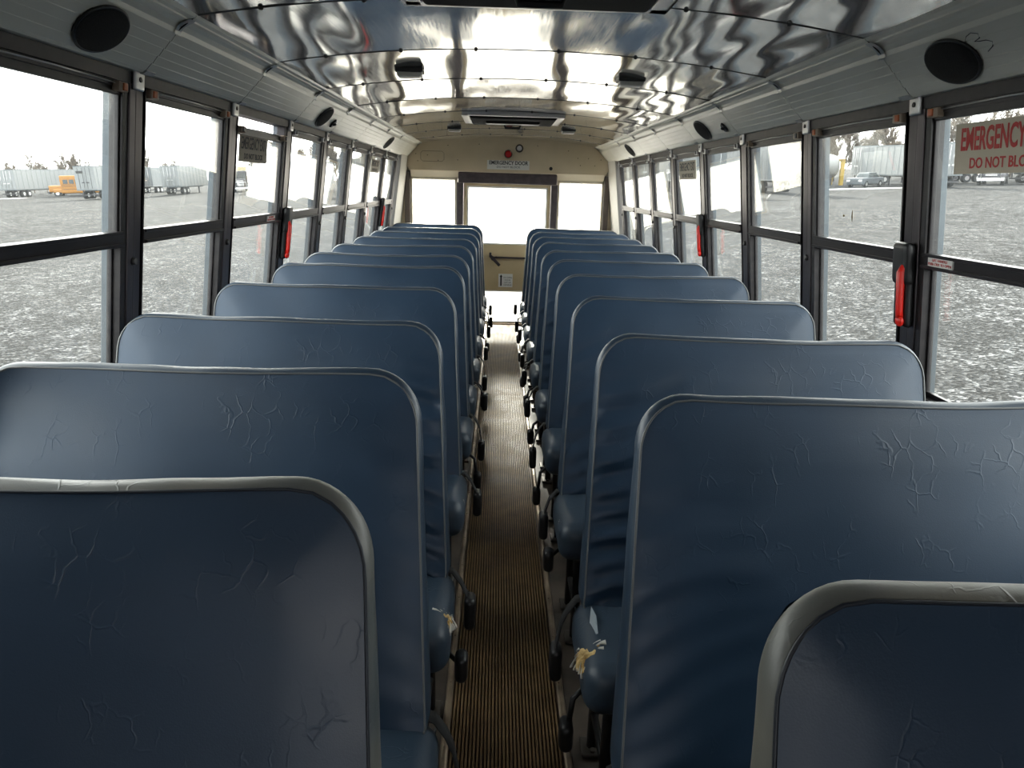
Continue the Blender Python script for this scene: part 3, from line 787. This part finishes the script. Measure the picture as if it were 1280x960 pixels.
    p = path[-1]; b = MB(); b.rbox((p.x, p.y-.004, p.z-.035), (.016, .030, .048), .015, 4); b.build('buckle', M_black, bs, base)
    if idx % 2 == 0 or s > 0:
        b = MB(); y2 = ya+.10; q2 = rg.uniform(.24, .36)
        b.tube([(xi+s*.02, y2+.02, .318), (xi-s*.012, y2, .30), (xi-s*.022, y2-.01, q2-.04)], .007, 6); b.rbox((xi-s*.026, y2-.012, q2-.06), (.017, .028, .038), .016, 4)
        b.build('belt_latch', M_black, r, base)
    return r

LY = [.866, 1.445, 2.015, 2.71, 3.40, 3.95, 4.58, 5.255, 5.93, 6.52, 7.14]
RY = [.638, 1.313, 1.88, 2.561, 3.26, 3.886, 4.50, 5.13, 5.70, 6.28, 6.86]
ORD = ['first', 'second', 'third', 'fourth', 'fifth', 'sixth', 'seventh', 'eighth', 'ninth', 'tenth', 'eleventh']
for i, y in enumerate(LY):
    lab = 'blue vinyl bench seat, %s from the camera in the left row' % ORD[i]
    if i == 0: lab = 'blue vinyl bench seat filling the lower left corner, nearest in the left row'
    if i == 2: lab = 'blue bench seat with wrinkled back and torn cushion corner, third in the left row'
    if i == 10: lab = 'sunlit-topped blue bench seat, last of the left row by the rear door'
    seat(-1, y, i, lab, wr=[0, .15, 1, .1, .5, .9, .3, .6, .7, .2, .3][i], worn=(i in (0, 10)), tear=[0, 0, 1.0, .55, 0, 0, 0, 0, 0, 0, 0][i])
for i, y in enumerate(RY):
    lab = 'blue vinyl bench seat, %s from the camera in the right row' % ORD[i]
    if i == 0: lab = 'blue vinyl bench seat with worn tan top edge, reflection painted in, nearest in the right row'
    if i == 2: lab = 'blue bench seat with yellow foam showing at the cushion corner, third in the right row'
    if i == 3: lab = 'blue bench seat with a small frayed tear, fourth in the right row'
    if i == 10: lab = 'blue vinyl bench seat, last of the right row by the rear door'
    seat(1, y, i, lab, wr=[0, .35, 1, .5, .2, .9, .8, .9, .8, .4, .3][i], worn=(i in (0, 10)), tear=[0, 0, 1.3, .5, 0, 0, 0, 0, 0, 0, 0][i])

# ------------------------------------------------------------------ outside: gravel yard, trailers, trees
GA, GB = .0492, .0221
gn = Vector((-GA, -GB, 1)).normalized()
def gz(x, y): return -1.1 + GA*x + GB*y
def GM(x, y, rz=0, dz=0):
    ex = Vector((1, 0, GA)).normalized(); ey = gn.cross(ex)
    R_ = Matrix((ex, ey, gn)).transposed().to_4x4()
    return Matrix.Translation((x, y, gz(x, y)+dz)) @ R_ @ Matrix.Rotation(rz, 4, 'Z')
def f_gravel(nt, b):
    v = coords(nt, (1, 1, 1))
    def nz(scale, det): n_ = N(nt, 'ShaderNodeTexNoise', i_Scale=scale, i_Detail=det, i_Roughness=.7); nt.links.new(v, n_.inputs['Vector']); return n_.outputs['Fac']
    vo = N(nt, 'ShaderNodeTexVoronoi', i_Scale=22.); nt.links.new(v, vo.inputs['Vector'])
    def cells(scale, lo_, mid, hi):
        q = N(nt, 'ShaderNodeTexVoronoi', i_Scale=scale); nt.links.new(v, q.inputs['Vector'])
        return ramp(nt, q.outputs['Color'], [(.2, (lo_,)*3), (.5, (mid,)*3), (.85, (hi,)*3)])
    cur = ramp(nt, vo.outputs['Color'], [(.2, (.003, .003, .0031)), (.5, (.016, .0163, .017)), (.85, (.080, .080, .082))])
    for k_ in (cells(55., .6, .9, 1.5), cells(8., .5, .85, 1.75), cells(2.6, .62, .92, 1.4), cells(.8, .85, .97, 1.15), ramp(nt, nz(.35, 8.), [(.35, (.7,)*3), (.65, (1.35,)*3)])):
        m2 = N(nt, 'ShaderNodeMixRGB', blend_type='MULTIPLY'); m2.inputs['Fac'].default_value = 1
        nt.links.new(cur, m2.inputs[1]); nt.links.new(k_, m2.inputs[2]); cur = m2.outputs[0]
    nt.links.new(m2.outputs[0], b.inputs['Base Color'])
    bump(nt, b, vo.outputs['Distance'], .7, .03)
M_gravel = mat('crushed stone', (.2, .2, .2), .9, spec=.04, build=f_gravel)
b = MB(); vs = []; n_ = 60
for j in range(n_+1):
    for i in range(n_+1):
        x = (i/n_*2-1); y = (j/n_*2-1); x = 260*x*abs(x); y = 260*y*abs(y)+10
        vs.append((x, y, gz(x, y) + .25*noise.noise(Vector((x/18, y/18, 0)))*min(1, math.hypot(x, y)/15)))
b.add(vs, [(j*(n_+1)+i, j*(n_+1)+i+1, (j+1)*(n_+1)+i+1, (j+1)*(n_+1)+i) for j in range(n_) for i in range(n_)], True)
tag(b.build('gravel_ground', M_gravel, fixn=False), 'grey crushed stone yard around the bus', 'ground', kind='structure')
# patch of pale frost/snow near the right windows
M_snow = mat('thin snow', (.35, .35, .36), .7)
def snow(cx_, cy_, rx, ry, label, seed):
    b = MB(); m = 36; vs = [(cx_, cy_, gz(cx_, cy_)+.05)]
    for ring in (0.6, 1.0):
        for i in range(m):
            t = 2*PI*i/m; k = ring*(1+.35*noise.noise(Vector((math.cos(t)*2, math.sin(t)*2, seed))))
            x = cx_+rx*k*math.cos(t); y = cy_+ry*k*math.sin(t); vs.append((x, y, gz(x, y)+(.04 if ring < 1 else -.02)))
    fs = [(0, 1+i, 1+(i+1) % m) for i in range(m)] + [(1+i, 1+m+i, 1+m+(i+1) % m, 1+(i+1) % m) for i in range(m)]
    b.add(vs, fs, True); tag(b.build('snow_patch', M_snow), label, 'snow')
snow(4.3, 6.5, .9, .5, 'small white snow patch on the gravel outside the nearest right window', 1.)
snow(36, 71.5, 5, .8, 'long thin snow strip before the parked car and trailer', 5.)
snow(-66, 107, 10, 1.0, 'thin snow strip in front of the yellow school bus', 9.)

M_trw = mat('white trailer skin', (.3, .32, .33), .45, build=noisy((.15, .158, .16), (.165, .173, .175), .5, 4, 0, sc3=(1, 1, .3)))
M_trg = mat('grey trailer skin', (.16, .18, .2), .45, build=noisy((.075, .088, .095), (.09, .10, .108), .5, 4, 0))
M_trm = mat('maroon trailer skin', (.16, .09, .10), .45)
M_under = mat('trailer chassis', (.03, .03, .033), .7)
M_tyre = mat('tyre rubber', (.012, .012, .012), .85)
M_yel = mat('school bus yellow', (.25, .105, .006), .45)
M_yel2 = mat('yellow steel', (.3, .2, .02), .5)
M_carglass = mat('vehicle glass', (.03, .04, .045), .08)
M_truck = mat('dark truck paint', (.035, .035, .042), .35)
M_silver = mat('light car paint', (.09, .1, .11), .35)
M_tanbox = mat('tan box body', (.42, .35, .2), .5)
def wheel(x, y, rr, w, parent):
    b = MB(); b.cyl((x, y-w/2, rr), (x, y+w/2, rr), rr, n=20); ob = b.build('wheel', M_tyre, parent)
    b = MB(); b.cyl((x, y-w/2-.01, rr), (x, y+w/2+.01, rr), rr*.5, n=16); b.build('hub', M_alu, ob)
def trailer(x, y, rz, L, m, label, H=4.1, logo=False):
    """box trailer, its near end face at local x=0, body along +x"""
    r = empty('box_trailer', M=GM(x, y, rz)); tag(r, label, 'trailer', 'box trailers parked round the yard')
    b = MB(); b.box(0, L, -1.3, 1.3, 1.15, H); b.build('box_body', m, r, bevel=.04)
    b = MB()
    for k in range(int(L/1.2)): 
        for sy in (-1.315, 1.3): b.box(.6+k*1.2, .66+k*1.2, sy, sy+.015, 1.2, H-.05)
    b.box(-.02, L+.02, -1.32, 1.32, 1.08, 1.2); b.box(-.02, L+.02, -1.32, 1.32, H-.08, H+.01); b.build('side_rails', M_trg if m is M_trw else M_trw, r)
    b = MB(); b.box(-.03, 0, -1.26, -.02, 1.25, H-.1); b.box(-.03, 0, .02, 1.26, 1.25, H-.1); d = b.build('rear_doors', m, r)
    b = MB()
    for yy in (-.75, -.2, .2, .75): b.cyl((-.06, yy, 1.3), (-.06, yy, H-.2), .018, n=8)
    b.box(-.08, -.04, -.45, -.1, 2.0, 2.12); b.box(-.08, -.04, .1, .45, 2.0, 2.12)
    b.build('lock_rods', M_alu if not logo else M_under, d)
    b = MB(); b.box(.3, L-.3, -.5, .5, .95, 1.1); b.box(.2, .5, -1.2, 1.2, .45, .6); b.box(.2, .3, -.7, -.6, .5, 1.1); b.box(.2, .3, .6, .7, .5, 1.1); b.build('chassis', M_under, r)
    b = MB(); b.box(L-3, L-2.85, -.9, -.75, .0, 1.1); b.box(L-3, L-2.85, .75, .9, 0, 1.1); b.box(L-3.1, L-2.75, -1.0, -.65, 0, .06); b.box(L-3.1, L-2.75, .65, 1.0, 0, .06); b.build('landing_gear', M_under, r)
    for xx in (1.6, 2.9):
        for yy in (-1.05, 1.05): wheel(xx, yy, .5, .5, r)
    if logo:
        b = MB(); b.box(-.05, -.03, .15, 1.0, 3.2, 3.5); b.build('door_logo', M_signblack, d)
    return r
H90 = PI/2
trailer(-74.4, 112, H90, 16, M_trw, 'long white trailer farthest left, behind the yellow school bus')
trailer(-52.8, 94.5, H90, 12, M_trw, 'white trailer with a dark logo on its door, right of the yellow bus', logo=True)
trailer(-57.6, 120, H90, 15, M_trg, 'grey trailer between the logo trailer and the stepped pair')
trailer(-49.0, 110, H90, 11, M_trw, 'pale trailer at the right end of the left line')
trailer(-25.3, 92, H90, 15, M_trg, 'grey trailer seen through the fourth left window')
trailer(-17.0, 84, H90, 15, M_trg, 'grey trailer seen through the sixth left window')
trailer(42.2, 86.5, 0, 9, M_trw, 'white trailer behind the parked car, second right window', H=4.3)
trailer(42.6, 69, H90, 12, M_trw, 'white trailer end beside the post in the nearest right window')
trailer(51.6, 84, 0, 13, M_trg, 'grey trailer behind the dark truck')
trailer(25.5, 66, H90, 15, M_trg, 'large grey trailer seen through the third right window', H=4.2)
trailer(18.5, 64, H90, 15, M_trg, 'grey trailer seen around the fourth right window post')
trailer(12.8, 66, H90, 15, M_trg, 'grey trailer seen through the rearmost right windows')
trailer(53.8, 76, 0, 12, M_trm, 'maroon trailer at the right edge of the view')

def school_bus():
    r = empty('school_bus', M=GM(-66.0, 112.5, math.radians(196))); tag(r, 'yellow school bus parked before the long white trailer', 'school bus')
    # local: front towards +x (turned to face left)
    b = MB(); b.rbox((-4.2, 0, 1.75), (4.6, 1.2, 1.30), .16, 4); b.build('body', M_yel, r)
    b = MB(); b.rbox((1.15, 0, 1.15), (.95, .95, .50), .18, 4); b.rbox((.6, 0, .85), (.9, 1.18, .30), .15, 3); b.build('hood', M_yel, r)
    b = MB(); b.box(.39, .42, -1.0, -.05, 1.75, 2.5); b.box(.39, .42, .05, 1.0, 1.75, 2.5); b.build('windscreen', M_carglass, r)
    b = MB(); b.box(.36, .40, -.85, .85, 2.62, 2.9); b.build('lamp_board', M_under, r)
    for sy in (-1, 1):
        for k in range(10):
            x = -.35-k*.82
            b = MB(); b.box(x-.32, x+.32, sy*1.195-.015, sy*1.195+.015, 1.85, 2.45); b.build('side_window', M_carglass, r)
        b = MB()
        for z in (1.05, 1.45, 1.68): b.box(-8.7, .2, sy*1.2-.02, sy*1.2+.02, z, z+.05)
        b.build('rub_rail', M_under, r)
    for x in (.95, -6.0):
        for y in (-.98, .98): wheel(x, y, .48, .35, r)
    b = MB(); b.box(2.05, 2.25, -1.1, 1.1, .45, .75); b.build('bumper', M_under, r)
school_bus()
def car(x, y, rz):
    r = empty('car', M=GM(x, y, rz)); tag(r, 'light grey car parked left of the white trailer, right side', 'car')
    b = MB(); b.rbox((0, 0, .62), (2.2, .88, .36), .16, 4); b.build('body', M_silver, r)
    b = MB(); b.rbox((-.25, 0, 1.1), (1.15, .75, .33), .22, 4, fn=lambda p: Vector((-.25+(p.x+.25)*(1-.28*max(0, p.z-.8)/.6), p.y*(1-.15*max(0, p.z-.8)/.6), p.z))); b.build('cabin_glass', M_carglass, r)
    b = MB(); b.rbox((-.3, 0, 1.42), (.72, .62, .04), .03, 3); b.build('roof', M_silver, r)
    b = MB(); b.box(2.18, 2.22, -.8, -.45, .6, .78); b.box(2.18, 2.22, .45, .8, .6, .78); b.build('headlights', M_white, r)
    for xx in (-1.35, 1.35):
        for yy in (-.8, .8): wheel(xx, yy, .33, .22, r)
car(38.2, 76.0, math.radians(215))
def truck(x, y, rz, m, label, box=None):
    r = empty('truck', M=GM(x, y, rz)); tag(r, label, 'truck')
    b = MB(); b.rbox((-1.0, 0, 2.0), (1.1, 1.15, 1.25), .2, 4); b.build('cab', m, r)
    b = MB(); b.rbox((.9, 0, 1.35), (.95, .8, .65), .2, 4); b.rbox((.9, 0, .85), (.8, 1.15, .35), .2, 4); b.build('hood', m, r)
    b = MB(); b.box(.09, .12, -.95, .95, 2.0, 2.8); b.build('windscreen', M_carglass, r)
    b = MB()
    for k in range(5): b.box(1.84, 1.88, -.5, .5, .95+k*.18, 1.05+k*.18)
    b.build('grille', M_alu, r)
    b = MB(); b.box(1.8, 2.1, -1.15, 1.15, .45, .75); b.tube([(2.2, -.8, .7), (2.2, -.8, 1.5), (2.2, .8, 1.5), (2.2, .8, .7)], .05, 8); b.build('bumper', M_alu, r)
    for sy in (-1, 1):
        b = MB(); b.rbox((-.1, sy*1.4, 2.3), (.06, .12, .35), .05, 3); b.cyl((-.1, sy*1.1, 2.3), (-.1, sy*1.4, 2.3), .025); b.build('mirror', M_alu, r)
        wheel(.9, sy*1.0, .5, .32, r); wheel(-3.4, sy*.95, .5, .5, r)
    b = MB(); b.box(-5.2, -1.8, -.5, .5, .7, 1.0); b.build('chassis', M_under, r)
    if box:
        b = MB(); b.box(-8.5, -2.2, -1.25, 1.25, 1.05, 3.9); b.build('box_body', box, r, bevel=.05)
truck(50.2, 74.0, math.radians(-128), M_truck, 'dark truck cab facing the bus, nearest right window')
truck(-41.5, 118, math.radians(-70), M_truck, 'dark truck with a tan box seen through the third left window', M_tanbox)
r = empty('storage_tank', M=GM(36.2, 84.5, math.radians(5))); tag(r, 'white domed storage tank with a yellow end frame by the car', 'tank')
b = MB(); pts = [(-3.2, 0), (-3.0, .7), (-2.6, 1.15), (-2, 1.35), (2, 1.35), (2.5, 1.2), (2.8, .8)]
vs = []; m = 20
for x, rr in pts:
    for i in range(m): t = 2*PI*i/m; vs.append((x, math.cos(t)*rr, 2.1+math.sin(t)*max(rr, .001)))
b.add(vs, [(j*m+i, j*m+(i+1) % m, (j+1)*m+(i+1) % m, (j+1)*m+i) for j in range(len(pts)-1) for i in range(m)], True)
b.add(vs, [tuple(range(m)), tuple(range((len(pts)-1)*m, len(pts)*m))[::-1]])
b.build('tank_shell', M_trw, r)
b = MB(); b.box(2.7, 3.1, -1.3, -1.0, 0, 2.9); b.box(2.7, 3.1, 1.0, 1.3, 0, 2.9); b.box(2.7, 3.1, -1.3, 1.3, 2.6, 2.9); b.build('end_frame', M_yel2, r)
b = MB(); b.box(-2, -1.6, -1.1, 1.1, 0, 1.2); b.box(1.4, 1.8, -1.1, 1.1, 0, 1.2); b.build('saddle', M_under, r)

# bare trees
M_bark = mat('bare branches', (.25, .21, .17), .9, build=noisy((.07, .055, .042), (.15, .12, .09), 1.2, 3, 0))
def tree_mesh(seed, H):
    rg = random.Random(seed); b = MB()
    def br(p, d, L, rad, dep):
        n_ = 3; q = p.copy(); pts = [q.copy()]; rr = [rad]
        for i in range(n_):
            d = (d + Vector((rg.uniform(-1, 1), rg.uniform(-1, 1), rg.uniform(-.2, .5)))*.16).normalized()
            q = q + d*(L/n_); pts.append(q.copy()); rr.append(max(.035, rad*(1-.5*(i+1)/n_)))
        b.tube(pts, rr, 3)
        if dep == 0: return
        for i in range(1, n_+1):
            for c in range(2 if dep > 1 else 4):
                nd = (d + Vector((rg.uniform(-1, 1), rg.uniform(-1, 1), rg.uniform(-.3, .6)))*.95).normalized()
                br(pts[i], nd, L*rg.uniform(.45, .7), rr[i]*.62, dep-1)
    br(Vector((0, 0, 0)), Vector((0, 0, 1)), H*.42, H*.018, 4)
    return b
protos = []
spots = []
rg = random.Random(11)
for i in range(22): spots.append((lin(-100, -62, i/21)+rg.uniform(-1, 1), (134, 144)[i % 2]+rg.uniform(-2, 2), lin(6.0, 8.5, rg.random()), 'L'))
for i in range(7): spots.append((lin(-36, -19, i/6)+rg.uniform(-1, 1), 116+rg.uniform(-3, 3), lin(8, 10, rg.random()), 'M'))
for i in range(32): spots.append((lin(13, 84, i/31)+rg.uniform(-1, 1), (102, 114)[i % 2]+rg.uniform(-3, 3), lin(9, 12, rg.random()), 'R'))
for i, (x, y, h, g) in enumerate(spots):
    if i < 6:
        o = tree_mesh(i, 10).build('bare_tree', M_bark, fixn=False); protos.append(o)
    else:
        o = protos[i % 6].copy(); COL.objects.link(o)
    o.matrix_world = GM(x, y, rg.uniform(0, 6)) @ Matrix.Diagonal((h/13, h/13, h/10, 1))
    lab = {'L': 'bare winter tree behind the white trailers left of the yard', 'M': 'bare winter tree behind the grey trailers at the rear left', 'R': 'bare winter tree in the thicket behind the right-hand trailers'}[g]
    tag(o, lab, 'tree', {'L': 'bare trees on the left horizon', 'M': 'bare trees at the rear left', 'R': 'bare trees on the right horizon'}[g])

# ------------------------------------------------------------------ light
w = bpy.data.worlds.new('sky'); sc.world = w; w.use_nodes = True; nt = w.node_tree; nt.nodes.clear()
o = N(nt, 'ShaderNodeOutputWorld'); bg = N(nt, 'ShaderNodeBackground')
SUN = Vector((-.06, 1, .36)).normalized()
tc = N(nt, 'ShaderNodeTexCoord'); dp = N(nt, 'ShaderNodeVectorMath', operation='DOT_PRODUCT'); dp.inputs[1].default_value = SUN
nt.links.new(tc.outputs['Generated'], dp.inputs[0])
c = ramp(nt, dp.outputs['Value'], [(0.0, (.75, .75, .75)), (.55, (.75, .745, .73)), (.86, (1.0, .985, .96)), (1.0, (1.9, 1.82, 1.7))])
bg.inputs['Strength'].default_value = 1.75
nt.links.new(c, bg.inputs['Color']); nt.links.new(bg.outputs[0], o.inputs[0])
ld = bpy.data.lights.new('sun', 'SUN'); ld.energy = 4.0; ld.angle = math.radians(6); ld.color = (1, .93, .82)
lo_ = bpy.data.objects.new('sun', ld); COL.objects.link(lo_)
lo_.rotation_euler = SUN.to_track_quat('Z', 'Y').to_euler()

# ------------------------------------------------------------------ camera
pi_, ya_, ro_ = .2732, .0251, .0289
F_ = Vector((math.sin(ya_)*math.cos(pi_), math.cos(ya_)*math.cos(pi_), -math.sin(pi_)))
R0 = Vector((math.cos(ya_), -math.sin(ya_), 0)); U0 = R0.cross(F_)
# picture content turned clockwise by ro_: camera rolled anticlockwise
R1 = R0*math.cos(ro_) + U0*math.sin(ro_); U1 = -R0*math.sin(ro_) + U0*math.cos(ro_)
cd = bpy.data.cameras.new('camera'); cd.sensor_fit = 'HORIZONTAL'; cd.sensor_width = 36; cd.lens = 880/1280*36; cd.clip_start = .02; cd.clip_end = 1000
co = bpy.data.objects.new('camera', cd); COL.objects.link(co)
co.matrix_world = Matrix.Translation((-.0843, 0, 1.47)) @ Matrix((R1, U1, -F_)).transposed().to_4x4()
sc.camera = co
sc.view_settings.view_transform = 'Standard'; sc.view_settings.look = 'None'; sc.view_settings.gamma = 1; sc.view_settings.use_curve_mapping = False
sc.view_settings.exposure = 2.5
